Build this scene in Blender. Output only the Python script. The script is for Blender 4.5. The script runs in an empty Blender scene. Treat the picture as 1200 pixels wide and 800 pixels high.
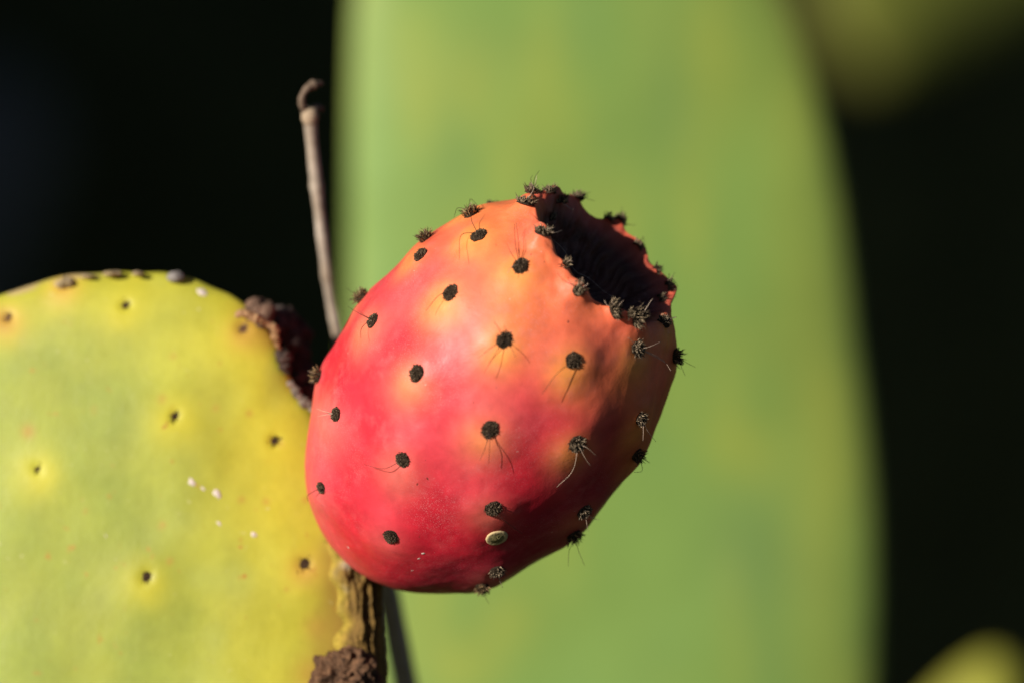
import bpy, math, random
import numpy as np
from mathutils import Vector, Matrix
from mathutils.bvhtree import BVHTree

# ------------------------------------------------------------------ camera, sky, sun, exposure
sc = bpy.context.scene
K = 0.18 / 1200.0            # metres per photograph pixel in the plane y = 0
DIST = 1.0                   # camera to that plane
cam = bpy.data.cameras.new("camera")
cam_o = bpy.data.objects.new("camera", cam)
sc.collection.objects.link(cam_o)
cam_o.location = (0, -DIST, 0)
cam_o.rotation_euler = (math.radians(90), 0, 0)
cam.sensor_width = 36.0
cam.lens = 200.0
cam.clip_start = 0.02
cam.clip_end = 100.0
cam.dof.use_dof = True
cam.dof.focus_distance = DIST - 0.016
cam.dof.aperture_fstop = 6.6
sc.camera = cam_o

L = Vector((-0.685, -0.665, 0.285)).normalized()      # towards the sun: left, camera side, low
world = bpy.data.worlds.new("World")
sc.world = world
world.use_nodes = True
wn = world.node_tree
sky = wn.nodes.new("ShaderNodeTexSky")
sky.sky_type = 'NISHITA'
sky.sun_disc = False
sky.sun_elevation = math.asin(L.z)
sky.altitude = 1500.0
sky.air_density = 0.4
sky.dust_density = 0.3
sky.sun_rotation = math.atan2(L.x, L.y)
wn.nodes["Background"].inputs[1].default_value = 0.05
wn.links.new(sky.outputs[0], wn.nodes["Background"].inputs[0])
sun = bpy.data.lights.new("sun", 'SUN')
sun.energy = 5.0
sun.angle = math.radians(0.53)
sun.color = (1.0, 0.95, 0.86)
sun_o = bpy.data.objects.new("sun", sun)
sc.collection.objects.link(sun_o)
sun_o.rotation_euler = (-L).to_track_quat('-Z', 'Y').to_euler()
sun_o.location = L * 3

sc.view_settings.view_transform = 'Standard'
sc.view_settings.look = 'None'
sc.view_settings.exposure = 0.38
sc.view_settings.gamma = 1.0

rng = random.Random(7)
nrg = np.random.default_rng(7)
GROUND = -0.46

# ------------------------------------------------------------------ helpers
def P(px, py, y=0.0):
    """photograph pixel + depth y -> point in the world"""
    f = (DIST + y) / DIST
    return Vector(((px - 600) * K * f, y, (400 - py) * K * f))

def hashn(i, j, k, seed):
    n = (i * 374761393 + j * 668265263 + k * 2147483647 + seed * 1274126177) & 0xFFFFFFFF
    n = ((n ^ (n >> 13)) * 1274126177) & 0xFFFFFFFF
    n = ((n ^ (n >> 16)) * 2246822519) & 0xFFFFFFFF
    return ((n ^ (n >> 15)) & 0xFFFFFF) / float(0xFFFFFF)

def vnoise(p, scale, seed=0, octaves=1):
    """smooth value noise in -1..1 at points p (n,3)"""
    out = np.zeros(len(p)); amp = 1.0; tot = 0.0
    for o in range(octaves):
        q = np.asarray(p) * scale * 2 ** o + 1000.0
        i = np.floor(q).astype(np.int64); f = q - i; f = f * f * (3 - 2 * f)
        r = 0
        for dx in (0, 1):
            for dy in (0, 1):
                for dz in (0, 1):
                    w = (f[:, 0] if dx else 1 - f[:, 0]) * (f[:, 1] if dy else 1 - f[:, 1]) * (f[:, 2] if dz else 1 - f[:, 2])
                    r = r + w * hashn(i[:, 0] + dx, i[:, 1] + dy, i[:, 2] + dz, seed + o)
        out += amp * (2 * r - 1); tot += amp; amp *= 0.5
    return out / tot

def smooth(a, b, x):
    t = np.clip((x - a) / (b - a), 0, 1)
    return t * t * (3 - 2 * t)

def spline_closed(pts, n):
    p = np.asarray(pts, float); m = len(p)
    t = np.arange(n) / n * m
    i = np.floor(t).astype(int); f = (t - i)[:, None]
    p0, p1, p2, p3 = p[(i - 1) % m], p[i % m], p[(i + 1) % m], p[(i + 2) % m]
    return 0.5 * (2 * p1 + (p2 - p0) * f + (2 * p0 - 5 * p1 + 4 * p2 - p3) * f ** 2 + (3 * p1 - p0 - 3 * p2 + p3) * f ** 3)

def spline_open(pts, n):
    p = np.asarray(pts, float); m = len(p)
    p = np.vstack([2 * p[0] - p[1], p, 2 * p[-1] - p[-2]])
    t = np.linspace(0, m - 1 - 1e-9, n)
    i = np.floor(t).astype(int); f = (t - i)[:, None]
    p0, p1, p2, p3 = p[i], p[i + 1], p[i + 2], p[i + 3]
    return 0.5 * (2 * p1 + (p2 - p0) * f + (2 * p0 - 5 * p1 + 4 * p2 - p3) * f ** 2 + (3 * p1 - p0 - 3 * p2 + p3) * f ** 3)

def mesh_np(name, verts, faces, cols=None, smooth_shade=True):
    me = bpy.data.meshes.new(name)
    me.from_pydata([tuple(v) for v in verts], [], [tuple(int(i) for i in f) for f in faces])
    if smooth_shade:
        me.polygons.foreach_set("use_smooth", [True] * len(me.polygons))
    if cols is not None:
        a = me.color_attributes.new("tint", 'FLOAT_COLOR', 'POINT')
        c = np.ones((len(verts), 4)); c[:, :3] = cols
        a.data.foreach_set("color", c.ravel())
    me.update()
    return me

def link(name, me, mat, parent=None):
    o = bpy.data.objects.new(name, me)
    sc.collection.objects.link(o)
    if me is not None and mat is not None and not me.materials:
        me.materials.append(mat)
    if parent is not None:
        o.parent = parent
        if parent.type == 'EMPTY':            # meshes are written in world coordinates
            o.matrix_parent_inverse = Matrix.Translation(-parent.location)
    return o

def thing(name, label, cat, loc, group=None):
    o = bpy.data.objects.new(name, None)
    sc.collection.objects.link(o)
    o.location = loc
    o.empty_display_size = 0.01
    o["label"] = label; o["category"] = cat
    if group: o["group"] = group
    return o

def grid_faces(nu, nv, wrap=True):
    f = []
    for v in range(nv - 1):
        for u in range(nu if wrap else nu - 1):
            u2 = (u + 1) % nu
            f.append((v * nu + u, v * nu + u2, (v + 1) * nu + u2, (v + 1) * nu + u))
    return f

def normals_of(verts, faces):
    v = np.asarray(verts); f = np.asarray(faces)
    n = np.cross(v[f[:, 2]] - v[f[:, 0]], v[f[:, 3]] - v[f[:, 1]])
    out = np.zeros_like(v)
    for k in range(4): np.add.at(out, f[:, k], n)
    return out / (np.linalg.norm(out, axis=1, keepdims=True) + 1e-20)

def tube(pts, radii, sides=8, cap=True):
    p = np.asarray(pts, float); n = len(p)
    t = np.gradient(p, axis=0); t /= np.linalg.norm(t, axis=1, keepdims=True)
    a = np.cross(t[0], (0.3, 0.2, 0.93)); a /= np.linalg.norm(a)
    vs = []
    for i in range(n):
        a = a - t[i] * (a @ t[i]); a /= np.linalg.norm(a)
        b = np.cross(t[i], a)
        for k in range(sides):
            w = 2 * math.pi * k / sides
            vs.append(p[i] + radii[i] * (math.cos(w) * a + math.sin(w) * b))
    f = grid_faces(sides, n)
    if cap:
        f.append(tuple(range(sides))[::-1]); f.append(tuple((n - 1) * sides + k for k in range(sides)))
    return vs, f

# ------------------------------------------------------------------ materials
def mat_new(name, rough=0.5, spec=0.4, sss=0.0, sss_r=(0.003, 0.0012, 0.0006), attr=None, color=(0.5, 0.5, 0.5),
            bumps=(), var=0.0, var_scale=300.0, rough_var=0.0, specks=()):
    """bumps: (scale, strength, distance); specks: (scale, threshold lo, hi, colour, patch scale, patch lo, patch hi)"""
    m = bpy.data.materials.new(name); m.use_nodes = True
    nt = m.node_tree; N = nt.nodes; LK = nt.links
    b = N["Principled BSDF"]
    b.inputs["Roughness"].default_value = rough
    b.inputs["Specular IOR Level"].default_value = spec
    tc = N.new("ShaderNodeTexCoord")
    if attr:
        c = N.new("ShaderNodeAttribute"); c.attribute_name = attr; out = c.outputs["Color"]
    else:
        c = N.new("ShaderNodeRGB"); c.outputs[0].default_value = (*color, 1); out = c.outputs[0]
    def noise(scale, detail=3.0):
        n = N.new("ShaderNodeTexNoise"); n.inputs["Scale"].default_value = scale; n.inputs["Detail"].default_value = detail
        LK.new(tc.outputs["Object"], n.inputs["Vector"]); return n
    if var:
        n = noise(var_scale, 5)
        mr = N.new("ShaderNodeMapRange"); LK.new(n.outputs["Fac"], mr.inputs[0])
        mr.inputs[1].default_value = 0.25; mr.inputs[2].default_value = 0.75
        mr.inputs[3].default_value = 1 - var; mr.inputs[4].default_value = 1 + var
        mx = N.new("ShaderNodeMix"); mx.data_type = 'RGBA'; mx.blend_type = 'MULTIPLY'; mx.inputs[0].default_value = 1
        LK.new(out, mx.inputs[6]); LK.new(mr.outputs[0], mx.inputs[7]); out = mx.outputs[2]
    for (s, lo, hi, colr, ps, plo, phi) in specks:
        n = noise(s, 2); n2 = noise(ps, 2)
        a = N.new("ShaderNodeMapRange"); LK.new(n.outputs["Fac"], a.inputs[0]); a.inputs[1].default_value = lo; a.inputs[2].default_value = hi
        a2 = N.new("ShaderNodeMapRange"); LK.new(n2.outputs["Fac"], a2.inputs[0]); a2.inputs[1].default_value = plo; a2.inputs[2].default_value = phi
        mu = N.new("ShaderNodeMath"); mu.operation = 'MULTIPLY'; LK.new(a.outputs[0], mu.inputs[0]); LK.new(a2.outputs[0], mu.inputs[1])
        mx = N.new("ShaderNodeMix"); mx.data_type = 'RGBA'; LK.new(mu.outputs[0], mx.inputs[0]); LK.new(out, mx.inputs[6])
        mx.inputs[7].default_value = (*colr, 1); out = mx.outputs[2]
    LK.new(out, b.inputs["Base Color"])
    if rough_var:
        n = noise(220, 4)
        mr = N.new("ShaderNodeMapRange"); LK.new(n.outputs["Fac"], mr.inputs[0])
        mr.inputs[1].default_value = 0.3; mr.inputs[2].default_value = 0.7
        mr.inputs[3].default_value = rough - rough_var; mr.inputs[4].default_value = rough + rough_var
        LK.new(mr.outputs[0], b.inputs["Roughness"])
    if sss:
        b.inputs["Subsurface Weight"].default_value = sss
        b.inputs["Subsurface Radius"].default_value = sss_r
        b.inputs["Subsurface Scale"].default_value = 1.0
    last = None
    for (s, st, d) in bumps:
        n = noise(s, 4); bp = N.new("ShaderNodeBump")
        bp.inputs["Strength"].default_value = st; bp.inputs["Distance"].default_value = d
        LK.new(n.outputs["Fac"], bp.inputs["Height"])
        if last: LK.new(last.outputs[0], bp.inputs["Normal"])
        last = bp
    if last: LK.new(last.outputs[0], b.inputs["Normal"])
    return m

M_FRUIT = mat_new("fruit_skin", 0.46, 0.24, 0.08, (0.0022, 0.0008, 0.0005), "tint",
                  bumps=((350, 0.14, 0.0006), (2600, 0.20, 0.00014), (6500, 0.16, 0.00007)), var=0.13, var_scale=420, rough_var=0.07,
                  specks=((5200, 0.55, 0.90, (0.66, 0.32, 0.32), 70, 0.40, 0.70), (1100, 0.74, 0.77, (0.66, 0.42, 0.34), 60, 0.48, 0.62), (520, 0.45, 1.7, (0.72, 0.22, 0.20), 120, 0.40, 0.70), (700, 0.745, 0.775, (0.16, 0.03, 0.02), 90, 0.5, 0.6)))
M_PAD = mat_new("pad_skin", 0.50, 0.30, 0.08, (0.003, 0.003, 0.0008), "tint",
                bumps=((160, 0.15, 0.001), (900, 0.12, 0.0003), (4200, 0.12, 0.00008)), var=0.08, var_scale=110, rough_var=0.08,
                specks=((420, 0.68, 0.75, (0.40, 0.21, 0.03), 40, 0.42, 0.65), (900, 0.70, 0.78, (0.55, 0.50, 0.25), 60, 0.45, 0.7)))
M_FARPAD = mat_new("far_pad_skin", 0.55, 0.25, 0, attr="tint", bumps=((60, 0.2, 0.003), (500, 0.15, 0.0006)), var=0.06, var_scale=40)
M_WOOL = mat_new("areole_wool", 0.9, 0.1, 0, attr="tint", bumps=((5000, 0.4, 0.0002),))
M_SPINE_DARK = mat_new("dark_bristle", 0.6, 0.3, 0, color=(0.030, 0.014, 0.008), var=0.3, var_scale=900)
M_SPINE_PALE = mat_new("pale_bristle", 0.5, 0.4, 0, color=(0.42, 0.30, 0.22), var=0.3, var_scale=900)
M_CORK = mat_new("cork", 0.85, 0.2, 0, attr="tint", bumps=((1500, 0.6, 0.0004), (5000, 0.5, 0.00015)), var=0.3, var_scale=900)
M_FLECK = mat_new("white_wax", 0.7, 0.2, 0, color=(0.60, 0.50, 0.43), bumps=((4000, 0.4, 0.0002),), var=0.15, var_scale=2500)
M_STALK = mat_new("dry_stalk", 0.75, 0.2, 0, attr="tint", bumps=((700, 0.4, 0.0003), (3000, 0.3, 0.0001)), var=0.22, var_scale=400)
M_EARTH = mat_new("dark_earth", 0.95, 0.1, 0, color=(0.050, 0.052, 0.018), bumps=((20, 0.6, 0.02), (90, 0.5, 0.006)), var=0.4, var_scale=15)

# ------------------------------------------------------------------ the setting
def make_ground():
    nx, ny = 120, 120
    X, Y = np.meshgrid(np.linspace(-6, 6, nx), np.linspace(-3, 8, ny))
    p = np.c_[X.ravel(), Y.ravel(), np.zeros(X.size)]
    z = GROUND + 0.02 * vnoise(p, 3.0, 3, 3)
    me = mesh_np("ground", np.c_[p[:, :2], z], grid_faces(nx, ny, False))
    o = link("ground", me, M_EARTH); o["kind"] = "structure"
make_ground()

def make_bank():
    """steep dark bank of earth that closes the view behind the cactus"""
    nu, nv = 200, 60
    vs = []
    for j in range(nv):
        for i in range(nu):
            a = -1 + 2 * i / (nu - 1); h = j / (nv - 1)
            vs.append((a * 4.5, 2.5 + 0.55 * h - 0.25 * a * a, GROUND - 0.05 + 2.6 * h))
    p = np.array(vs)
    p[:, 1] += 0.14 * vnoise(p, 1.6, 11, 4); p[:, 2] += 0.12 * vnoise(p, 1.3, 19, 3)
    o = link("earth_bank", mesh_np("earth_bank", p, grid_faces(nu, nv, False)), M_EARTH); o["kind"] = "structure"
make_bank()

# ------------------------------------------------------------------ cactus pads: a closed flat lens from an outline
def pad_surface(outline, centre, thick, nu=360, nv=90, rim=2.6, bulge=0.0):
    """outline (n,2) in local plane units (metres: right, up); returns local points (right, depth, up), front rings first"""
    o = spline_closed(outline, nu); c = np.asarray(centre)
    d = o - c
    vs = []
    rho = np.concatenate([np.linspace(0.02, 0.7, nv // 2), 0.7 + 0.3 * np.sin(np.linspace(0, math.pi / 2, nv - nv // 2 + 1)[1:])])
    for r in rho:
        h = thick * max(0.0, 1 - r ** rim) ** 0.5
        q = c + d * r
        vs.append(np.c_[q[:, 0], np.full(nu, -h), q[:, 1]])
    for r in rho[-2::-1]:
        h = thick * max(0.0, 1 - r ** rim) ** 0.5
        q = c + d * r
        vs.append(np.c_[q[:, 0], np.full(nu, h), q[:, 1]])
    rings = len(vs)
    v = np.vstack(vs)
    f = grid_faces(nu, rings)
    n0 = len(v)
    f.append(tuple(range(nu))[::-1]); f.append(tuple(n0 - nu + k for k in range(nu)))
    return v, f, rings

# --- the near pad that carries the fruit
pad_px = [(-150, 425), (-85, 378), (0, 346), (42, 333), (90, 322), (150, 319), (205, 322), (250, 338), (292, 362), (322, 398), (340, 440),
          (366, 480), (400, 540), (425, 600), (440, 655), (441, 720), (447, 800), (446, 900), (430, 1010), (392, 1120), (325, 1230),
          (240, 1310), (180, 1400), (120, 1400), (60, 1310), (-45, 1230), (-140, 1100), (-200, 950), (-232, 780), (-225, 610), (-192, 500)]
pad_out = [((x - 600) * K, (400 - y) * K) for x, y in pad_px]
PADT = 0.0085
pv, pf, prings = pad_surface(pad_out, ((120 - 600) * K, (400 - 790) * K), PADT, 480, 120, 2.3)
def pad_y(x, z):
    """mid-plane depth of the near pad at plane coordinates x, z"""
    return 0.0155 - 0.10 * (x + 0.026) + 0.06 * (z + 0.04)
pm = pad_y(pv[:, 0], pv[:, 2])
pv[:, 1] += pm
fs = 1 + pv[:, 1] / DIST
pv[:, 0] *= fs; pv[:, 2] *= fs
pv[:, 1] += 0.0009 * vnoise(pv, 45, 5, 2)
pv[:, 2] += 0.0007 * vnoise(pv, 120, 8, 2) * smooth(0.0, 0.012, pv[:, 2])

def ray_on(bvh, px, py):
    o = Vector((0, -DIST, 0)); d = (P(px, py) - o).normalized()
    return bvh.ray_cast(o, d)

def bvh_of(v, f):
    return BVHTree.FromPolygons([tuple(a) for a in v], [tuple(int(i) for i in a) for a in f])

pbvh = bvh_of(pv, pf)
pad_areoles = [(205, 487, 6.5), (322, 516, 8.0), (172, 675, 8.5), (147, 358, 7.0), (44, 549, 6.0), (285, 385, 9.0), (357, 660, 10.0), (75, 334, 7), (10, 372, 7)]
pad_a = []
for (x, y, r) in pad_areoles:
    h = ray_on(pbvh, x, y)
    if h[0] is not None: pad_a.append((h[0], h[1], r * K, (x, y)))

# tint of the near pad
def to_px(v):
    f = 1 + v[:, 1] / DIST
    return np.c_[600 + v[:, 0] / (K * f), 400 - v[:, 2] / (K * f)]
def pad_tint(v):
    q = to_px(v)
    GREEN = np.array((0.265, 0.300, 0.045)); YEL = np.array((0.47, 0.405, 0.030)); YGR = np.array((0.40, 0.385, 0.042)); PALE = np.array((0.32, 0.345, 0.070))
    t = smooth(120, 330, q[:, 0] - 0.18 * (q[:, 1] - 560)) * 0.75
    t = np.maximum(t, smooth(420, 330, q[:, 1]) * 0.65)
    t = np.clip(t + 0.28 * vnoise(v, 70, 21, 3), 0, 1)[:, None]
    c = GREEN * (1 - t) + YEL * t
    m = smooth(0.1, 0.7, vnoise(v, 55, 33, 3))[:, None]
    c = c * (1 - 0.5 * m) + YGR * 0.5 * m
    m = smooth(0.25, 0.8, vnoise(v, 95, 35, 2))[:, None]
    c = c * (1 - 0.5 * m) + PALE * 0.5 * m
    c = c * (1 + 0.20 * vnoise(v * np.array((1, 1, 0.5)), 130, 39, 5) + 0.07 * vnoise(v, 900, 40, 3))[:, None]
    for (p, n, r, (x, y)) in pad_a:
        d = np.linalg.norm(v - np.array(p + Vector((0, 0, -0.0012))), axis=1)
        w = np.clip(0.85 * np.exp(-(d / 0.0042) ** 2) * (1 + 0.4 * vnoise(v, 300, 49, 2)), 0, 0.7)[:, None]
        c = c * (1 - w) + np.array((0.52, 0.45, 0.030)) * w
        if (x, y) in ((285, 385), (357, 660), (75, 334), (10, 372)):
            w = np.exp(-(d / 0.0030) ** 2)[:, None] * 0.75
            c = c * (1 - w) + np.array((0.50, 0.27, 0.05)) * w
    # brown bruises and corky margin
    for (x, y, r, s) in ((33, 505, 8, 0.7), (190, 467, 5, 0.5), (190, 615, 4, .6), (283, 585, 4, .6), (312, 587, 4, .6), (199, 657, 4, .6), (358, 585, 4, .7),
                         (300, 372, 22, .6), (320, 395, 22, .6), (345, 450, 14, .6), (0, 375, 14, 0.6), (78, 328, 12, .5), (372, 735, 16, .5), (366, 790, 22, .6),
                         (292, 484, 4, .6), (253, 478, 4, .4), (203, 417, 4, .4), (110, 480, 4, .3), (336, 690, 3, .5), (330, 520, 4, .4), (100, 598, 3, .4)):
        d = np.hypot(q[:, 0] - x, q[:, 1] - y)
        w = (np.exp(-(d / r) ** 2) * s)[:, None]
        c = c * (1 - w) + np.array((0.42, 0.20, 0.035)) * w
    w = (smooth(345, 400, q[:, 0] + 9 * vnoise(v, 260, 41, 2)) * smooth(610, 655, q[:, 1]) * 0.9)[:, None]
    c = c * (1 - w) + np.array((0.30, 0.17, 0.03)) * w
    top = smooth(8, 2, q[:, 1] - np.interp(q[:, 0], [-100, 0, 90, 150, 205, 250, 292], [385, 346, 322, 319, 322, 338, 362])) * smooth(0.0, 0.4, vnoise(v, 160, 47, 2)) * (q[:, 0] < 300)
    w = (top * 0.8)[:, None]
    c = c * (1 - w) + np.array((0.40, 0.27, 0.14)) * w
    return c

# sink the areole pits slightly, raise the skin round them
for (p, n, r, xy) in pad_a:
    d = np.linalg.norm(pv - np.array(p), axis=1)
    nn = np.array(n)
    pv += nn[None, :] * ((0.0003 * np.exp(-(d / 0.006) ** 2) - 0.0005 * np.exp(-(d / (1.0 * r)) ** 2)) * (d < 0.03))[:, None]

pad = thing("cactus_pad", "yellow-green prickly pear pad with brown areole scars that carries the red fruit", "cactus pad", P(150, 1395, 0.035))
body = link("pad_body", mesh_np("pad_body", pv, pf, pad_tint(pv)), M_PAD, pad)
pbvh = bvh_of(pv, pf)

# ------------------------------------------------------------------ areoles: woolly button with glochids, plus hairs
def areole_mesh(p, n, R, height, nb, blen, tan, spread=1.0, seed=0, dark=(0.016, 0.010, 0.006), pale=(0.30, 0.21, 0.13), el=1.0):
    """dome of felt with stubby bristles, standing on point p with normal n"""
    r = random.Random(seed)
    n = Vector(n).normalized()
    a = Vector((0.5, 0, 0.87)); a = (a - n * a.dot(n)).normalized(); b = n.cross(a) * el
    vs, fs, cs = [], [], []
    nu, nv = 18, 7
    dk = np.array(dark); pl = np.array(pale)
    for j in range(nv):
        t = j / (nv - 1)
        rr = R * math.cos(t * math.pi / 2 * 0.96); hh = height * math.sin(t * math.pi / 2) - 0.0002
        for i in range(nu):
            w = 2 * math.pi * i / nu
            jj = 1 + 0.16 * (r.random() - 0.5) * (1 + t)
            q = p + (a * math.cos(w) + b * math.sin(w)) * rr * jj + n * (hh + height * 0.25 * (r.random() - 0.5) * (t > 0))
            vs.append(tuple(q)); cs.append(dk * (0.6 + 0.9 * r.random()) + pl * 0.10 * tan * r.random())
    fs += grid_faces(nu, nv)
    fs.append(tuple((nv - 1) * nu + k for k in range(nu)))
    for k in range(nb):
        rad = R * math.sqrt(r.random()) * 0.98; w = r.random() * 2 * math.pi
        e = a * math.cos(w) + b * math.sin(w)
        base = p + e * rad + n * (height * math.sqrt(max(0, 1 - (rad / R) ** 2)) - 0.0001)
        d = (n * (0.6 + 0.6 * r.random()) + e * (rad / R) * spread * (0.6 + r.random()) + (a * (r.random() - .5) + b * (r.random() - .5)) * 1.1).normalized()
        ln = blen * (0.35 + 0.9 * r.random() ** 2); wd = 0.000085 * (0.7 + 0.8 * r.random())
        s1 = d.orthogonal().normalized(); s2 = d.cross(s1)
        i0 = len(vs)
        for m in range(3):
            ww = m * 2.0944
            vs.append(tuple(base + (s1 * math.cos(ww) + s2 * math.sin(ww)) * wd))
        mid = base + d * ln * 0.6 + (s1 * (r.random() - .5) + s2 * (r.random() - .5)) * ln * 0.25
        for m in range(3):
            ww = m * 2.0944
            vs.append(tuple(mid + (s1 * math.cos(ww) + s2 * math.sin(ww)) * wd * 0.75))
        vs.append(tuple(base + d * ln + (s1 * (r.random() - .5) + s2 * (r.random() - .5)) * ln * 0.3))
        for m in range(3):
            m2 = (m + 1) % 3
            fs.append((i0 + m, i0 + m2, i0 + 3 + m2, i0 + 3 + m)); fs.append((i0 + 3 + m, i0 + 3 + m2, i0 + 6))
        mixv = tan * r.random() ** 1.3
        col = dk * (1 - mixv) * 1.3 + pl * mixv
        cs += [col] * 7
    return mesh_np("areole", vs, fs, np.array(cs), False)

def hair(parent, pts, r0, r1, mat, n=14, sides=5, name="bristle"):
    q = spline_open([tuple(a) for a in pts], n)
    vs, fs = tube(q, np.linspace(r0, r1, n), sides)
    return link(name, mesh_np(name, vs, fs), mat, parent)

# pad areoles
for i, (p, n, r, (x, y)) in enumerate(pad_a):
    h = pbvh.ray_cast(p + n * 0.004, -n)
    q = h[0] if h[0] is not None else p
    soft = (x, y) in ((75, 334), (10, 372), (285, 385))
    a = link("areole", areole_mesh(q, n, r * (1.6 if not soft else 1.2), 0.0004, 26, 0.0007, 0.5 if soft else 0.30, seed=100 + i,
             dark=(0.045, 0.026, 0.014) if not soft else (0.18, 0.10, 0.055), el=0.58), M_WOOL, pad)
    a.scale = (1, 1, 1)

# white waxy flecks
def fleck(bvh, x, y, r, parent, seed):
    h = ray_on(bvh, x, y)
    if h[0] is None: return
    n = h[1] if h[1].y < 0 else -h[1]
    a = n.orthogonal().normalized(); b = n.cross(a); r *= K
    vs = []
    rr = random.Random(seed)
    an = rr.uniform(0.7, 1.0); bn = rr.uniform(1.0, 1.4)
    jag = [0.65 + 0.6 * rr.random() for k in range(12)]
    for j in range(5):
        t = j / 4
        for k in range(12):
            w = k / 12 * 2 * math.pi
            vs.append(tuple(h[0] + (a * math.cos(w) * an + b * math.sin(w) * bn) * r * math.cos(t * 1.5) * jag[k] + n * (0.4 * r * math.sin(t * 1.57) * (0.7 + 0.6 * rr.random()) - 0.0001)))
    ff_ = grid_faces(12, 5); ff_.append(tuple(48 + k for k in range(12)))
    link("wax_fleck", mesh_np("wax_fleck", vs, ff_), M_FLECK, parent)
for i, (x, y, r) in enumerate(((225, 565, 4.4), (238, 572, 3.0), (254, 578, 5.0), (257, 613, 3.2), (297, 626, 4.6), (124, 627, 2.0), (237, 343, 5.5), (223, 560, 2.2))):
    fleck(pbvh, x, y, r, pad, i)

# ------------------------------------------------------------------ corky bark along the pad margin under the fruit
def crust(name, centre_px, y, rx, ry, rz, seed, amp, tint_a, tint_b, parent, nu=90, nv=60, scale=260):
    """rough lump of dried tissue"""
    c = P(*centre_px, y)
    u = np.linspace(0, 2 * math.pi, nu, endpoint=False); v = np.linspace(0.03, math.pi - 0.03, nv)
    U, V = np.meshgrid(u, v)
    d = np.c_[(np.sin(V) * np.cos(U)).ravel(), (np.sin(V) * np.sin(U)).ravel(), np.cos(V).ravel()]
    p = d * np.array((rx, ry, rz)) + np.array(c)
    nz = vnoise(p, scale, seed, 4); ridg = 1 - np.abs(vnoise(p, scale * 1.7, seed + 5, 3)) * 2
    rmean = (rx * ry * rz) ** (1 / 3)
    p = p + d * (rmean * amp * (nz + 0.5 * ridg))[:, None]
    t = np.clip(0.5 + 0.9 * vnoise(p, scale * 1.6, seed + 9, 3), 0, 1)[:, None]
    col = np.array(tint_a) * (1 - t) + np.array(tint_b) * t
    f = grid_faces(nu, nv); f.append(tuple(range(nu))[::-1]); f.append(tuple((nv - 1) * nu + k for k in range(nu)))
    return link(name, mesh_np(name, p, f, col), M_CORK, parent)

def bark_patch():
    """wrinkled corky skin wrapped round the pad's right margin"""
    # rows down the margin, columns from front face round the edge to the back
    nr, nc = 260, 130
    ys = np.linspace(632, 900, nr)
    ex = np.interp(ys, [600, 655, 720, 800, 900], [425, 440, 441, 447, 446])
    vs = []
    for yy, xe in zip(ys, ex):
        x0 = (xe - 600) * K; z0 = (400 - yy) * K
        ym = pad_y(x0, z0)
        w = (52 + 8 * math.sin(yy * 0.05) + 5 * math.sin(yy * 0.17)) * K
        for s in np.linspace(0, 1, nc):
            ang = -math.pi * 0.5 + s * math.pi * 0.95
            # ellipse section of the margin
            e = math.cos(ang)
            x = x0 - w + w * (e if e > 0 else 0) ** 0.8
            yv = ym + PADT * 0.72 * math.sin(ang)
            vs.append((x, yv, z0))
    p = np.array(vs); fsx = 1 + p[:, 1] / DIST
    p[:, 0] *= fsx; p[:, 2] *= fsx
    s = np.tile(np.linspace(0, 1, nc), nr); yy = np.repeat(ys, nc)
    st = p * np.array((1.0, 1.0, 0.13))
    ridg = 1 - np.abs(vnoise(st, 800, 61, 3)) * 2
    lump = vnoise(p, 240, 63, 3); fine = vnoise(p, 1500, 67, 3)
    edge = smooth(0, 0.16, s + 0.06 * vnoise(p, 300, 70, 2)) * smooth(632, 652, yy)
    f = grid_faces(nc, nr, False)
    n = normals_of(p, f)
    cen = p[:, 1] - 0.0155
    sgn = np.sign((n[:, 0] * 1.0).mean()) or 1
    n = n * sgn
    h = -0.0020 * (1 - edge) + edge * (0.0003 + 0.0009 * ridg + 0.0003 * lump + 0.0003 * fine)
    p = p + n * h[:, None]
    t = np.clip(0.5 + 0.8 * ridg - 0.35 + 0.3 * fine, 0, 1)[:, None]
    c = np.array((0.055, 0.030, 0.008)) * (1 - t) + np.array((0.20, 0.115, 0.028)) * t
    g = smooth(0.35, 0.75, vnoise(p, 330, 73, 2))[:, None]
    c = c * (1 - 0.7 * g) + np.array((0.30, 0.23, 0.17)) * 0.7 * g
    o = (smooth(0.12, 0.0, s) * 0.6)[:, None]
    c = c * (1 - o) + np.array((0.46, 0.34, 0.04)) * o
    link("cork_margin", mesh_np("cork_margin", p, f, c), M_CORK, pad)
bark_patch()
crust("fruit_scar", (406, 800), 0.007, 0.0050, 0.0046, 0.0050, 81, 0.5, (0.012, 0.006, 0.004), (0.17, 0.085, 0.042), pad, 150, 110, 420)

# dried flower remains on the upper right margin of the pad
dr = [((303, 366), 0.020, 0.0021, 0.0026, 0.0020, (0.05, 0.028, 0.018), (0.20, 0.115, 0.075)),
      ((322, 380), 0.026, 0.0027, 0.0034, 0.0024, (0.012, 0.009, 0.008), (0.09, 0.065, 0.055)),  # from here on blackened tints carry the shade behind the margin
      ((338, 396), 0.029, 0.0030, 0.004, 0.0042, (0.010, 0.008, 0.007), (0.07, 0.045, 0.038)),
      ((344, 428), 0.029, 0.0030, 0.0035, 0.0042, (0.010, 0.007, 0.006), (0.05, 0.032, 0.026)),
      ((358, 456), 0.025, 0.0022, 0.003, 0.0036, (0.014, 0.010, 0.008), (0.10, 0.07, 0.06))]
dried = None
for i, (c, y, rx, ry, rz, ta, tb) in enumerate(dr):
    o = crust("dried_flower_remnant", c, y, rx, ry, rz, 200 + i * 7, 0.75, ta, tb, pad, 60, 40, 330)
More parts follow.
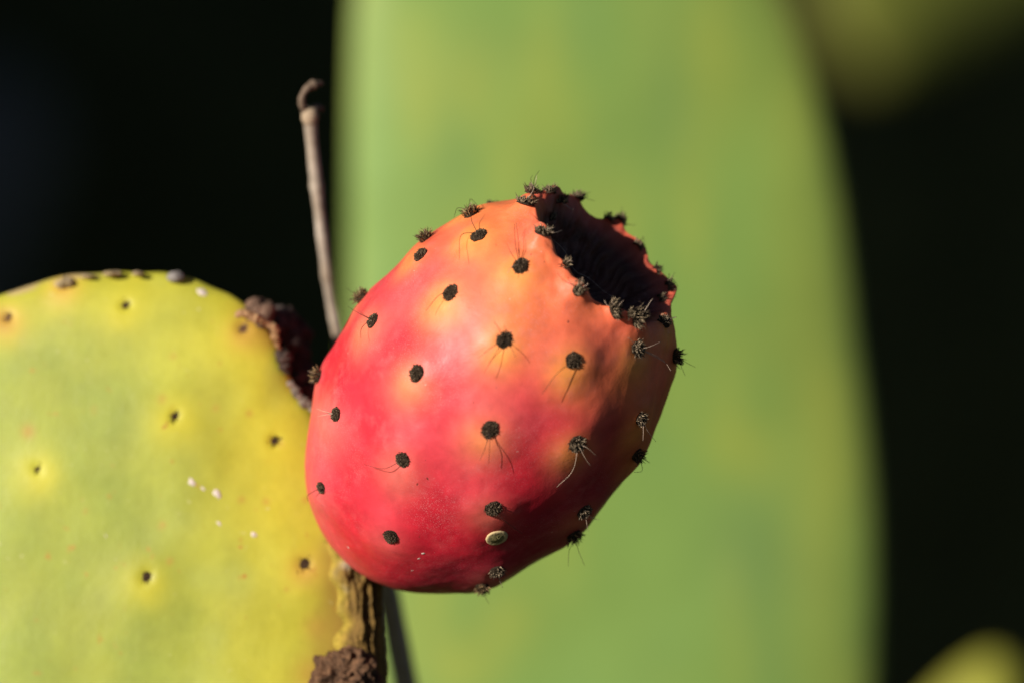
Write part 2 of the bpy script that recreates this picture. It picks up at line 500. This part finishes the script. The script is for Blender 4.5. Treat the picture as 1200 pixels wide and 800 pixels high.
def ragged(name, px, y0, y1, r0, col_a, col_b, seed):
    n = 70
    ln = spline_open([tuple(P(x, yy, y0 + (y1 - y0) * k / (len(px) - 1))) for k, (x, yy) in enumerate(px)], n)
    ln = ln + 0.0006 * np.c_[vnoise(ln, 500, seed, 2), vnoise(ln, 500, seed + 1, 2), vnoise(ln, 500, seed + 2, 2)]
    vs, f = tube(ln, r0 * (1 + 0.7 * vnoise(ln, 900, seed + 3, 3)) * np.sin(np.linspace(0.15, math.pi - 0.15, n)) ** 0.5, 14)
    v = np.array(vs); t = np.clip(0.5 + vnoise(v, 900, seed + 4, 3), 0, 1)[:, None]
    v = v + 0.0003 * np.c_[vnoise(v, 1500, seed + 5, 2), vnoise(v, 1500, seed + 6, 2), vnoise(v, 1500, seed + 7, 2)]
    link(name, mesh_np(name, v, f, np.array(col_a) * (1 - t) + np.array(col_b) * t), M_CORK, pad)
ragged("dried_rim", [(276, 366), (292, 370), (306, 377), (318, 386), (325, 398), (328, 408)], 0.0115, 0.0150, 0.00085, (0.22, 0.11, 0.045), (0.50, 0.30, 0.15), 300)
ragged("dried_rim", [(338, 446), (350, 460), (360, 474), (372, 484)], 0.0150, 0.0165, 0.0009, (0.07, 0.05, 0.04), (0.28, 0.21, 0.16), 320)
ragged("dried_rim", [(326, 410), (334, 424), (338, 440)], 0.0160, 0.0170, 0.0013, (0.02, 0.012, 0.01), (0.10, 0.06, 0.045), 340)
# corky flakes along the top edge
for i, (c, rx, rz) in enumerate((((76, 332), 0.0016, 0.0006), ((103, 324), 0.0012, 0.0003), ((132, 321), 0.0015, 0.0003), ((162, 321), 0.0009, 0.0003), ((206, 325), 0.0014, 0.0007))):
    z0 = (400 - c[1]) * K; yy = pad_y((c[0] - 600) * K, z0) - (0.002 if i < 5 else 0.0075)
    crust("cork_flake", c, yy, rx, 0.0014, rz, 400 + i * 5, 0.6, (0.26, 0.19, 0.08) if i != 4 else (0.12, 0.10, 0.09), (0.46, 0.33, 0.20) if i != 4 else (0.34, 0.30, 0.27), pad, 40, 26, 500)

# ------------------------------------------------------------------ the fruit
TILT = math.radians(21); AN = math.radians(50.6)
A = np.array((math.cos(TILT) * math.cos(AN), -math.sin(TILT), math.cos(TILT) * math.sin(AN)))
Pp = np.array((math.sin(AN), 0, -math.cos(AN)))
Vv = np.cross(Pp, A); Vv /= np.linalg.norm(Vv)
if Vv[1] > 0: Vv = -Vv
FC = np.array(P(570 + 8 * math.sin(AN), 457 + 8 * math.cos(AN), 0.0))

def fruit_profile():
    pr = []
    a, b, s0 = 266.0, 182.0, -6.0
    for t in np.linspace(0.012, 1, 40):
        ang = t * math.pi / 2
        pr.append((s0 - a * math.cos(ang) ** 1.0, b * math.sin(ang) ** 0.97))
    pr += [(30, 181.5), (62, 178), (95, 171), (125, 162), (150, 152), (172, 142), (192, 131), (206, 122), (216, 115), (223, 109), (227, 102),
           (225, 94), (216, 87), (203, 82), (188, 77), (174, 70), (164, 59), (158, 44), (156, 26), (155, 3)]
    return spline_open(pr, 330)
prof = fruit_profile()
NU = 420
NV = len(prof)
ph = np.linspace(0, 2 * math.pi, NU, endpoint=False)
S = np.repeat(prof[:, 0], NU); R = np.repeat(prof[:, 1], NU); PH = np.tile(ph, NV)
RIM = np.repeat(np.arange(NV), NU)
irim = int(np.argmax(prof[:, 0]))
def fruit_pts(S, R, PH):
    return FC + K * (S[:, None] * A + (R * np.cos(PH))[:, None] * Pp + (R * np.sin(PH))[:, None] * Vv)
S = S - smooth(90, 225, S) * 22 * np.clip(0.75 * np.cos(PH) + 0.6 * np.sin(PH), 0, 1) - smooth(150, 225, S) * 6 * np.clip(-np.sin(PH), 0, 1)   # crown slopes towards one side
fv = fruit_pts(S, R, PH)
ff = grid_faces(NU, NV)
caps = [tuple(range(NU))[::-1], tuple((NV - 1) * NU + k for k in range(NU))]
def outn(v):
    n = normals_of(v, ff)
    c = FC + 0 * v
    s = np.sign(np.einsum('ij,ij->i', n[:NU * 100], (v - c)[:NU * 100]).mean())
    return n * s
fn = outn(fv)
fb = bvh_of(fv, ff)

NEAR_RIM = ((616, 238), (637, 272), (664, 310), (677, 341), (720, 363), (757, 362), (739, 366))
def hit_or_edge(bvh, px, py):
    """surface point under a pixel; for a pixel just off the outline, the outline point next to it"""
    cx, cy = 575.0, 455.0
    if (px, py) in NEAR_RIM:                    # on the lip itself, not on the wall of the crown seen past it
        for k in range(40):
            h = ray_on(bvh, px - k, py + k)
            if h[0] is not None and h[2] // NU < irim + 3: return h[0], h[1]
    for k in range(60):
        t = k * 0.004
        h = ray_on(bvh, px + (cx - px) * t, py + (cy - py) * t)
        if h[0] is not None: return h[0], h[1]
    return None, None

# (x, y, radius px, kind) kind: b = worn dark button, t = bristly tuft, e = on the outline, r = on the crown rim
AR = [(552, 251, 9, 'e'), (499, 280, 8, 'e'), (421, 347, 8, 'e'), (374, 441, 8, 'e'),
      (493, 299, 9, 'b'), (561, 276, 10, 'b'), (437, 376, 9.5, 'b'), (528, 343, 10, 'b'), (610, 312, 9.5, 'b'), (591, 398, 10.5, 'b'),
      (488, 437, 10, 'b'), (394, 485, 8.5, 'b'), (672, 422, 10.5, 'b'), (574, 503, 11.5, 'b'), (472, 538, 10, 'b'), (377, 571, 6.5, 'b'),
      (676, 519, 10.5, 't'), (578, 595, 10.5, 'b'), (458, 628, 10, 'b'), (684, 598, 9, 't'), (582, 668, 9, 't'),
      (565, 686, 8, 'e'), (672, 626, 8, 'e'), (746, 532, 8, 'e'), (750, 490, 8, 't'), (747, 408, 10, 't'), (791, 417, 9, 'e'), (778, 378, 8, 't'),
      (625, 219, 9, 'r'), (616, 238, 11, 'r'), (655, 238, 10, 'r'), (637, 272, 10, 'r'), (664, 310, 6, 'r'), (677, 341, 9, 'r'), (720, 363, 11, 'r'),
      (757, 362, 10, 'r'), (782, 338, 10, 'r'), (678, 232, 8, 'r'), (712, 260, 7, 'r'), (726, 260, 8, 'r'), (746, 290, 8, 'r'), (739, 366, 5, 'r'), (772, 352, 8, 'r'), (645, 226, 6, 'r'), (768, 318, 6, 'r'), (645, 258, 6, 'r')]
ap = []
for (x, y, r, k) in AR:
    p, n = hit_or_edge(fb, x, y)
    ap.append(np.array(p))
# areoles on the sides the photograph does not show
extra = []
for s, n0, off in ((-150, 7, .2), (-80, 8, .6), (0, 9, .1), (80, 9, .5), (150, 9, .15)):
    rr = np.interp(s, prof[:irim, 0], prof[:irim, 1])
    for k in range(n0):
        w = off + 2 * math.pi * k / n0
        q = fruit_pts(np.array([s * 1.0]), np.array([rr]), np.array([w]))[0]
        nn = math.cos(w) * Pp + math.sin(w) * Vv
        if nn[1] < 0.30: continue
        if min(np.linalg.norm(q - a) for a in ap + extra) < 0.009: continue
        extra.append(q)
# tubercles under the areoles
disp = np.zeros(len(fv)); lob = np.zeros_like(fv)
outer = smooth(irim + 16, irim + 2, RIM)
for (q, a) in zip(ap + extra, AR + [(0, 0, 9, 'b')] * len(extra)):
    d2 = ((fv - q) ** 2).sum(1)
    if a[3] == 'r':
        w = np.exp(-d2 / 0.0027 ** 2) * (0.0008 if a[0] in (712, 625, 664, 700, 739, 772, 645, 768) else 0.0024) * smooth(irim + 34, irim + 6, RIM)
        rad = q - FC - A * ((q - FC) @ A); rad /= np.linalg.norm(rad)
        lob += w[:, None] * (0.75 * A + 0.5 * rad)
    else:
        disp += (0.00105 * np.exp(-d2 / 0.0050 ** 2) - 0.00035 * np.exp(-d2 / 0.0017 ** 2)) * outer
disp -= 0.0008 * outer * smooth(150, 215, S)
disp += 0.00045 * vnoise(fv, 70, 3, 2) * outer + 0.00012 * vnoise(fv, 320, 6, 2)
wr = smooth(165, 215, S)                                    # puckered skin near the crown
disp += wr * (0.0006 * vnoise(fv, 230, 9, 3) + 0.0005 * (np.abs(vnoise(fv, 300, 91, 2)) - 0.25))
disp += smooth(irim + 4, irim + 20, RIM) * (0.0010 * vnoise(fv, 260, 14, 4) + 0.0005 * np.abs(np.sin(PH * 19 + 2.5 * vnoise(fv, 200, 15, 2))))
fv = fv + fn * disp[:, None] + lob
fb = bvh_of(fv, ff)
fn = outn(fv)

# skin tints (albedo); the crimson also carries shade at the lower right
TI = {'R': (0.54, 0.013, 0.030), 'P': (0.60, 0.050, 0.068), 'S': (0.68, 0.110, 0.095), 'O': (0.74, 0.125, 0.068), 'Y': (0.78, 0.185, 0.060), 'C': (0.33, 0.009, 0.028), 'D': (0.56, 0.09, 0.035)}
CP = {'Y': [(606, 338), (630, 365), (557, 294), (590, 248), (742, 446), (662, 445), (588, 424), (600, 380), (648, 292), (690, 350), (568, 262), (527, 362)],
      'O': [(622, 275), (650, 335), (700, 385), (650, 385), (728, 400), (760, 385), (694, 455), (575, 320), (520, 290), (640, 250), (780, 400), (770, 440)],
      'S': [(540, 330), (560, 420), (545, 375), (480, 350), (570, 455), (560, 525), (470, 455), (432, 398), (515, 330), (668, 545), (600, 455), (640, 420), (460, 560), (384, 510)],
      'P': [(500, 325), (470, 330), (620, 490), (555, 570), (400, 520), (375, 545), (440, 590), (500, 490), (545, 470), (530, 530), (640, 480), (372, 600), (450, 335)],
      'R': [(440, 470), (410, 440), (530, 405), (545, 440), (450, 420), (620, 450), (650, 510), (420, 560), (500, 600), (540, 640), (425, 620), (620, 560), (405, 600), (430, 350), (520, 560), (600, 560), (475, 395), (510, 470), (435, 520), (395, 420), (480, 295), (640, 560), (480, 650)],
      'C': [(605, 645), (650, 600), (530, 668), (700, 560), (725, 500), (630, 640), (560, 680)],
      'D': [(770, 480), (740, 520)]}
cpp, cpc = [], []
for k, l in CP.items():
    for (x, y) in l:
        h = ray_on(fb, x, y)
        if h[0] is None: continue
        cpp.append(np.array(h[0])); cpc.append(TI[k])
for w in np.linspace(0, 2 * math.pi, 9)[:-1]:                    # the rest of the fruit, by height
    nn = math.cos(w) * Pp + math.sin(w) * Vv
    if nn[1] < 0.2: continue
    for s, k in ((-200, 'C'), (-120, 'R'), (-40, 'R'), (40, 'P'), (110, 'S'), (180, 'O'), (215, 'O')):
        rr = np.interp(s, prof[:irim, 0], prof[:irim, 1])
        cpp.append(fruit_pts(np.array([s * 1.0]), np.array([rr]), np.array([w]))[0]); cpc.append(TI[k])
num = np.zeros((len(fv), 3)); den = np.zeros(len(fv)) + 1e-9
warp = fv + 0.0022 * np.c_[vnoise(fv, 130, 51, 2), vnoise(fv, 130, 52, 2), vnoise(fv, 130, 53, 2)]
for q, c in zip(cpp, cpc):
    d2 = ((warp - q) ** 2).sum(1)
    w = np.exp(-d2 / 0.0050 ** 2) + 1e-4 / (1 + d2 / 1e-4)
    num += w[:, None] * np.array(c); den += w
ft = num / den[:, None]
for q in [q_ for q_, a_ in zip(ap, AR) if a_[3] != 'r'] + extra:   # paler skin just below each areole
    d = np.linalg.norm(fv - (q + np.array((-0.0008, 0, -0.0018))), axis=1)
    hgt = float(smooth(-120, 150, ((q - FC) @ A) / K))
    halo = np.array((0.68, 0.125, 0.115)) * (1 - hgt) + np.array((0.84, 0.32, 0.060)) * hgt
    w = ((0.55 + 0.22 * hgt) * np.exp(-(d / 0.0039) ** 2) * (1 + 0.35 * vnoise(fv, 220, 88, 2)))[:, None]
    ft = ft * (1 - w) + halo * w
ft *= (1 + 0.10 * vnoise(fv, 160, 71, 3) + 0.07 * vnoise(fv, 700, 72, 3))[:, None]
dish_shade = smooth(irim - 1, irim + 16, RIM)[:, None]  # hollow of the crown coloured dark to stand for its shade
ft = ft * (1 - dish_shade) + np.array((0.070, 0.026, 0.018)) * dish_shade * (1 + 0.7 * vnoise(fv, 300, 77, 3))[:, None]

fruit = thing("prickly_pear_fruit", "ripe red and orange prickly pear fruit dotted with dark bristly areoles on the pad edge", "cactus fruit",
              Vector(FC + A * K * -262))
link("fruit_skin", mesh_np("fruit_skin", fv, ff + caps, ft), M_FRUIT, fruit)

# areoles and their bristles
HA = {(528, 343): [[(518, 352), (508, 368), 'd']], (561, 276): [[(546, 283), (544, 314), 'd'], [(557, 266), (559, 258), 'd']],
      (591, 398): [[(578, 407), (565, 419), 'd'], [(580, 418), (570, 436), 'd'], [(600, 408), (604, 417), 'd'], [(586, 386), (582, 381), 'd']],
      (672, 422): [[(652, 435), (634, 458), 'd']], (574, 503): [[(570, 518), (565, 531), 'd'], [(574, 520), (573, 534), 'd']],
      (472, 538): [[(456, 545), (437, 540), 'd']], (578, 595): [[(588, 601), (607, 614), 'd']], (437, 376): [[(428, 372), (420, 367), 'd'], [(432, 388), (434, 399), 'd']],
      (394, 485): [[(388, 482), (384, 480), 'p'], [(388, 488), (385, 490), 'p']], (377, 571): [[(370, 578), (361, 587), 'd']],
      (676, 519): [[(683, 518), (691, 525), 'p'], [(668, 543), (648, 561), 'p'], [(680, 530), (684, 536), 'p']],
      (747, 408): [[(768, 422), (786, 434), 'p'], [(738, 402), (733, 391), 'p'], [(758, 414), (766, 421), 'p'], [(754, 403), (761, 399), 'p']],
      (791, 417): [[(803, 424), (815, 430), 'd'], [(798, 428), (803, 440), 'd'], [(798, 415), (803, 416), 'd']],
      (750, 490): [[(750, 500), (756, 511), 'p'], [(746, 500), (744, 508), 'p']],
      (672, 626): [[(667, 645), (666, 663), 'd'], [(678, 645), (685, 662), 'd']], (582, 668): [[(585, 678), (588, 686), 'p']], (565, 686): [[(567, 696), (573, 707), 'd']],
      (746, 532): [[(744, 545), (743, 553), 'd'], [(752, 537), (756, 538), 'd']], (684, 598): [[(690, 600), (694, 598), 'p'], [(680, 606), (681, 611), 'p']],
      (610, 312): [[(605, 295), (606, 273), 'd'], [(609, 294), (612, 272), 'd'], [(602, 304), (597, 297), 'd'], [(601, 318), (598, 325), 'p']],
      (625, 219): [[(626, 210), (632, 200), 'd'], [(622, 210), (624, 206), 'd'], [(628, 212), (629, 206), 'p']],
      (616, 238): [[(608, 232), (604, 226), 'd'], [(622, 230), (626, 226), 'p']], (655, 238): [[(660, 244), (664, 246), 'p'], [(652, 228), (650, 225), 'd']],
      (637, 272): [[(644, 268), (649, 267), 'p'], [(642, 274), (645, 276), 'p']],
      (677, 341): [[(664, 332), (653, 321), 'd'], [(680, 332), (682, 326), 'p'], [(684, 336), (688, 332), 'p']],
      (720, 363): [[(718, 355), (717, 350), 'p'], [(727, 356), (731, 352), 'p'], [(712, 358), (708, 352), 'p']],
      (757, 362): [[(762, 354), (765, 350), 'p'], [(752, 356), (748, 353), 'd']],
      (782, 338): [[(787, 328), (791, 319), 'd'], [(788, 334), (795, 336), 'd'], [(784, 330), (785, 323), 'd']],
      (726, 260): [[(728, 250), (729, 242), 'd'], [(731, 254), (735, 249), 'd'], [(735, 263), (745, 264), 'd']],
      (678, 232): [[(686, 227), (692, 225), 'd'], [(688, 233), (697, 236), 'd']], (746, 290): [[(750, 284), (754, 282), 'd']],
      (552, 251): [[(542, 253), (532, 255), 'd'], [(550, 242), (553, 237), 'p'], [(556, 243), (559, 240), 'd']],
      (499, 280): [[(492, 277), (486, 275), 'd'], [(498, 273), (497, 269), 'p'], [(504, 272), (507, 270), 'd']],
      (421, 347): [[(413, 342), (406, 337), 'd'], [(415, 350), (409, 353), 'd'], [(421, 339), (421, 336), 'p']],
      (374, 441): [[(368, 437), (361, 434), 'p'], [(368, 445), (364, 448), 'p'], [(373, 434), (371, 431), 'd']],
      (778, 378): [[(784, 376), (788, 372), 'p']], (664, 310): [[(668, 305), (671, 307), 'p']]}
for i, (x, y, r, k) in enumerate(AR):
    p, n = hit_or_edge(fb, x, y)
    n = Vector(n)
    if n.dot(Vector(p) - Vector(FC)) < 0 and k != 'r': n = -n
    if k == 'r':                                   # tufts on the crown point up and out along the rim
        n = (n * 0.4 + Vector(A) * 0.6 + (Vector(p) - Vector(FC + A * K * 190)).normalized() * 0.5).normalized()
    Rr = r * K * rng.uniform(0.98, 1.14)
    if k == 'b':
        me = areole_mesh(p, n, Rr, 0.00070, 170, rng.uniform(0.00028, 0.00045), 0.75, 0.5, seed=i, dark=(0.022, 0.013, 0.008), pale=(0.30, 0.21, 0.13), el=rng.uniform(0.82, 1.0))
    elif k == 't':
        me = areole_mesh(p, n, Rr * 0.95, 0.0010, 120, 0.0007, 0.9, 0.9, seed=i, pale=(0.42, 0.31, 0.20))
    elif k == 'e':
        me = areole_mesh(p, n, Rr, 0.0011, 90, 0.0012, 0.8, 0.9, seed=i, pale=(0.42, 0.27, 0.13))
    else:
        me = areole_mesh(p, n, Rr * rng.uniform(0.85, 1.15), rng.uniform(0.0005, 0.0009), rng.randint(110, 170), rng.uniform(0.0008, 0.0014), 0.75, 0.8, seed=i, dark=(0.022, 0.014, 0.009), pale=(0.42, 0.31, 0.19), el=rng.uniform(0.6, 0.9))
    a = link("areole", me, M_WOOL, fruit)
    a0 = Vector(p) + n * 0.0006
    for j, (m, e, t) in enumerate(HA.get((x, y), [])):
        pts = [a0]
        for q, lift in ((m, 0.0016), (e, 0.0022)):
            h = ray_on(fb, *q)
            if h[0] is not None and (h[0] - a0).length < 0.012:
                nn = h[1] if h[1].dot(h[0] - Vector(FC)) > 0 else -h[1]
                pts.append(h[0] + nn * lift)
            else:
                pts.append(P(q[0], q[1], a0.y - 0.0006))
        hair(a, pts, 0.00006, 0.00003, M_SPINE_PALE if t == 'p' else M_SPINE_DARK)
for i, q in enumerate(extra):
    n = (Vector(q) - Vector(FC)).normalized()
    h = fb.ray_cast(Vector(q) + n * 0.006, -n)
    if h[0] is not None:
        link("areole", areole_mesh(h[0], n, 0.0014, 0.0009, 70, 0.0007, 0.5, 1.0, seed=500 + i), M_WOOL, fruit)
# bare pale scar where an areole has fallen off
h = ray_on(fb, 582, 629)
nn = h[1] if h[1].dot(h[0] - Vector(FC)) > 0 else -h[1]
def scar():
    a = nn.orthogonal().normalized(); b = nn.cross(a)
    vs, cs = [], []
    prof_s = [(12.5, -0.3), (12.3, 1.4), (11.2, 2.0), (9.2, 1.9), (7.2, 2.1), (4.5, 2.6), (2.2, 3.0), (0.4, 3.0)]
    rr = random.Random(3)
    for (r_, hh) in prof_s:
        for k in range(40):
            w = 2 * math.pi * k / 40
            vs.append(tuple(h[0] + ((a * math.cos(w) + b * math.sin(w)) * r_ * (1 + .06 * rr.random()) + nn * hh * (1 + .3 * rr.random())) * K))
            cs.append((0.50, 0.37, 0.19) if r_ > 7.5 else np.array((0.17, 0.14, 0.06)) * (0.6 + rr.random()))
    f = grid_faces(40, len(prof_s)); f.append(tuple((len(prof_s) - 1) * 40 + k for k in range(40)))
    link("areole_scar", mesh_np("areole_scar", vs, f, np.array(cs)), M_WOOL, fruit)
scar()
for i, (x, y, r) in enumerate(((491, 654, 2.3), (496, 648, 2.6), (509, 647, 1.6), (483, 668, 2.0), (477, 671, 1.6), (434, 656, 1.5), (408, 641, 2.2), (530, 677, 1.3))):
    fleck(fb, x, y, r, fruit, 40 + i)
# loose silky thread lying across the crown
def thread(pp):
    pts = []
    for (x, y) in pp:
        hh = ray_on(fb, x, y)
        pts.append(P(x, y, -0.016) if hh[0] is None else hh[0] + (Vector((0, -DIST, 0)) - hh[0]).normalized() * 0.004)
    ys = np.linspace(pts[0].y, pts[-1].y, len(pts))
    pts = [P(x, y, yy) for (x, y), yy in zip(pp, ys)]
    hair(fruit, pts, 0.00005, 0.00004, M_SPINE_PALE, 40, 5, "silk_thread")
thread([(647, 280), (658, 290), (665, 300), (668, 309), (676, 319), (690, 326), (706, 340), (718, 348), (727, 352)])

# ------------------------------------------------------------------ the dry stalk behind the fruit
def stalk():
    kp = [(362, 128, 0.024), (368, 190, 0.028), (377, 270, 0.033), (388, 350, 0.039), (402, 420, 0.044), (425, 540, 0.056), (450, 670, 0.070), (475, 800, 0.082)]
    pts = [P(*k) for k in kp]
    d = (pts[-1] - pts[-2]).normalized()
    q = pts[-1] + d * ((GROUND - 0.01 - pts[-1].z) / d.z)
    pts += [pts[-1].lerp(q, 0.4), q]
    line = spline_open([tuple(p) for p in pts], 160)
    z = line[:, 2]
    rad = np.interp(-z, [-0.042, -0.02, 0.0, 0.04, 0.07, 0.5], [0.0012, 0.00105, 0.0011, 0.0020, 0.0025, 0.0030])
    rad *= 1 + 0.10 * vnoise(line, 260, 5, 3)
    for zn in (0.012, -0.006, 0.028, -0.03):
        rad *= 1 + 0.18 * np.exp(-((z - zn) / 0.0009) ** 2)
    st = thing("dry_stalk", "thin dry greyish stalk rising behind the red fruit to a hooked withered tip", "stalk", Vector(line[-1]))
    vs, f = tube(line, rad, 14)
    v = np.array(vs)
    t = np.clip(0.5 + 0.9 * vnoise(v * np.array((1, 1, 0.3)), 500, 3, 3), 0, 1)[:, None]
    c = np.array((0.26, 0.19, 0.13)) * (1 - t) + np.array((0.46, 0.38, 0.30)) * t
    link("stem", mesh_np("stem", v, f, c), M_STALK, st)
    hk = spline_open([tuple(P(*k)) for k in ((362, 136, 0.020), (355, 126, 0.019), (354, 114, 0.018), (360, 104, 0.018), (369, 99, 0.019), (378, 98, 0.020))], 40)
    vs, f = tube(hk, np.interp(np.arange(40), [0, 6, 18, 30, 39], [0.0010, 0.0005, 0.0007, 0.0009, 0.0003]) * (1 + 0.5 * vnoise(hk, 900, 2, 3)), 10)
    v = np.array(vs)
    link("withered_tip", mesh_np("withered_tip", v, f, np.tile((0.16, 0.11, 0.075), (len(v), 1))), M_STALK, st)
    nd = spline_open([tuple(P(*k)) for k in ((364, 146, 0.020), (363, 136, 0.020), (363, 126, 0.020))], 12)
    vs, f = tube(nd, np.interp(np.arange(12), [0, 4, 8, 11], [0.0012, 0.0016, 0.0015, 0.0007]), 14)
    v = np.array(vs)
    link("bud_cup", mesh_np("bud_cup", v, f, np.tile((0.32, 0.23, 0.15), (len(v), 1))), M_STALK, st)
    b2 = spline_open([tuple(P(*k)) for k in ((366, 132, 0.020), (371, 126, 0.021), (378, 128, 0.022))], 10)
    vs, f = tube(b2, np.linspace(0.0010, 0.0005, 10), 8)
    v = np.array(vs)
    link("withered_bract", mesh_np("withered_bract", v, f, np.tile((0.10, 0.07, 0.05), (len(v), 1))), M_STALK, st)
stalk()

# ------------------------------------------------------------------ blurred pads behind
def far_pad(name, label, px_out, cpx, y, thick, tilt_x, tilt_z, base, margin, seed, group=None, nu=160, nv=40, patch=None, foot_x=0.0):
    f = DIST + y
    out = [((x - 600) * K * f, (400 - yy) * K * f) for x, yy in px_out]
    c = ((cpx[0] - 600) * K * f, (400 - cpx[1]) * K * f)
    v, fc, rings = pad_surface(out, c, thick, nu, nv, 2.4)
    rho = np.repeat(np.concatenate([np.arange(nv), np.arange(nv - 1)[::-1]]) / (nv - 1), nu)[:len(v)]
    dx = v[:, 0] - c[0]; dz = v[:, 2] - c[1]
    v = v.copy()
    v[:, 1] += y + tilt_x * dx + tilt_z * dz + 0.004 * (1 + y) / 2 * vnoise(v, 16 / (1 + y), seed, 2)
    t = smooth(0.72, 1.0, rho + 0.10 * vnoise(v, 36 / (1 + y), seed + 1, 2))[:, None]
    c0 = np.array(base) * (1 - t) + np.array(margin) * t
    m = smooth(0.1, 0.75, vnoise(v * np.array((1, 1, 0.6)), 70 / (1 + y), seed + 2, 3))[:, None] * 0.45
    c0 = c0 * (1 - m) + np.array(margin) * m
    m = smooth(0.2, 0.8, vnoise(v, 28 / (1 + y), seed + 4, 2))[:, None] * 0.3
    c0 = c0 * (1 - m) + np.array(base) * np.array((0.75, 0.92, 1.1)) * m
    if patch:
        for (x, yy, rx, ry, colr, s) in patch:
            d = np.hypot((v[:, 0] - (x - 600) * K * f) / (rx * K * f), (v[:, 2] - (400 - yy) * K * f) / (ry * K * f))
            w = (s * np.exp(-d * d))[:, None]
            c0 = c0 * (1 - w) + np.array(colr) * w
    low = v[np.argmin(v[:, 2] - foot_x * 2 * v[:, 0])]
    t_ = thing(name, label, "cactus pad", Vector((low[0], low[1], GROUND)), group)
    link("pad_body", mesh_np("pad_body", v, fc, c0), M_FARPAD, t_)
    if low[2] > GROUND:
        ln = spline_open([(low[0], low[1], low[2] + 0.02), (low[0] + 0.005 + foot_x * 0.6, low[1] + 0.004, (low[2] + GROUND) / 2), (low[0] + foot_x, low[1], GROUND - 0.02)], 20)
        vs, f2 = tube(ln, np.linspace(thick * 1.0, thick * 1.4, 20), 16)
        link("woody_stem", mesh_np("woody_stem", vs, f2, np.tile((0.16, 0.12, 0.06), (len(vs), 1))), M_FARPAD, t_)
    return t_, v, fc

bg, bgv, bgf = far_pad("cactus_pad", "broad green prickly pear pad standing upright behind the red fruit", 
    [(650, -330), (740, -300), (835, -180), (905, -40), (948, 70), (974, 170), (992, 280), (1006, 400), (1018, 500), (1026, 600), (1027, 720), (1020, 850), (995, 1020), (930, 1200), (840, 1350),
     (740, 1480), (680, 1480), (580, 1350), (500, 1200), (432, 1020), (410, 850), (406, 700), (408, 560), (410, 420), (411, 300), (411, 200), (412, 100), (416, 0), (432, -90), (470, -200), (550, -290)],
    (715, 500), 0.33, 0.009, 0.05, 0.02, (0.160, 0.252, 0.052), (0.240, 0.290, 0.056), 31,
    patch=[(nrg.uniform(420, 1000), nrg.uniform(-50, 850), nrg.uniform(12, 30), nrg.uniform(25, 80), (0.29, 0.32, 0.05) if k % 3 else (0.14, 0.235, 0.06), nrg.uniform(0.3, 0.6)) for k in range(70)] + [(885, 650, 60, 90, (0.12, 0.20, 0.055), 0.7), (960, 560, 40, 260, (0.27, 0.30, 0.05), 0.6), (930, 250, 40, 200, (0.25, 0.30, 0.05), 0.5), (850, 80, 60, 90, (0.25, 0.30, 0.045), 0.5), (640, 150, 60, 60, (0.25, 0.29, 0.045), 0.5), (860, 520, 40, 40, (0.26, 0.29, 0.04), 0.5), (770, 400, 50, 90, (0.14, 0.245, 0.045), 0.5)])
far_pad("cactus_pad", "small yellow-green pad tip glowing in sun low beside the broad blurred pad",
    [(1165, 765), (1190, 783), (1205, 835), (1205, 930), (1180, 1040), (1130, 1090), (1080, 1040), (1030, 960), (1035, 890), (1080, 828), (1128, 783)],
    (1130, 900), 0.50, 0.010, 0.0, 0.0, (0.27, 0.265, 0.034), (0.30, 0.27, 0.034), 37)
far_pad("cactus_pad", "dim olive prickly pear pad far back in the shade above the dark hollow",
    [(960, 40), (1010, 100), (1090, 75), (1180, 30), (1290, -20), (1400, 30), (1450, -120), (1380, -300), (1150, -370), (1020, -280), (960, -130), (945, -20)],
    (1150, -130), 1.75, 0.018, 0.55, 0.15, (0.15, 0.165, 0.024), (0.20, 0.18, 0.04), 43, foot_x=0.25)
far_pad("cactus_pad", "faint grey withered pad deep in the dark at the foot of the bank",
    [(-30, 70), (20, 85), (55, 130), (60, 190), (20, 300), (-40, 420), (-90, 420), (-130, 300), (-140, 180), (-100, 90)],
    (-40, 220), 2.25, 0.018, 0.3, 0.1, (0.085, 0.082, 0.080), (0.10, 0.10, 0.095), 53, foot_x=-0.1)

# ------------------------------------------------------------------ a big clump added out of frame to cast shade on the bank
def shrub():
    v, fc, _ = pad_surface([(0, -0.19), (0.05, -0.15), (0.10, -0.02), (0.105, 0.10), (0.06, 0.18), (0, 0.20), (-0.06, 0.18), (-0.105, 0.10), (-0.10, -0.02), (-0.05, -0.15)], (0, 0.02), 0.014, 40, 10, 2.4)
    t = np.clip(0.5 + 0.6 * vnoise(v, 20, 3, 2), 0, 1)[:, None]
    me = mesh_np("pad", v, fc, np.array((0.10, 0.17, 0.04)) * (1 - t) + np.array((0.17, 0.21, 0.05)) * t)
    me.materials.append(M_FARPAD)
    th = thing("added_shade_shrub", "added off-frame shrub of crowded prickly pear pads that shades the dark bank", "cactus", Vector((-1.3, 1.95, GROUND)))
    r = random.Random(12)
    for layer, yy in enumerate((1.80, 1.92, 2.04, 2.16)):
        for row in range(6):
            for k in range(13):
                x = -2.35 + k * 0.155 + 0.075 * (row % 2) + r.uniform(-.03, .03) + 0.03 * layer
                if x > -0.50: continue
                z = GROUND + 0.17 + row * 0.235 + r.uniform(-.03, .03)
                o = bpy.data.objects.new("pad", me); sc.collection.objects.link(o)
                o.parent = th
                o.location = Vector((x, yy + r.uniform(-.03, .03), z)) - th.location
                o.rotation_euler = (r.uniform(-.25, .25), r.uniform(-.35, .35), r.uniform(-.9, .1))
                o.scale = [r.uniform(.9, 1.15)] * 3
shrub()
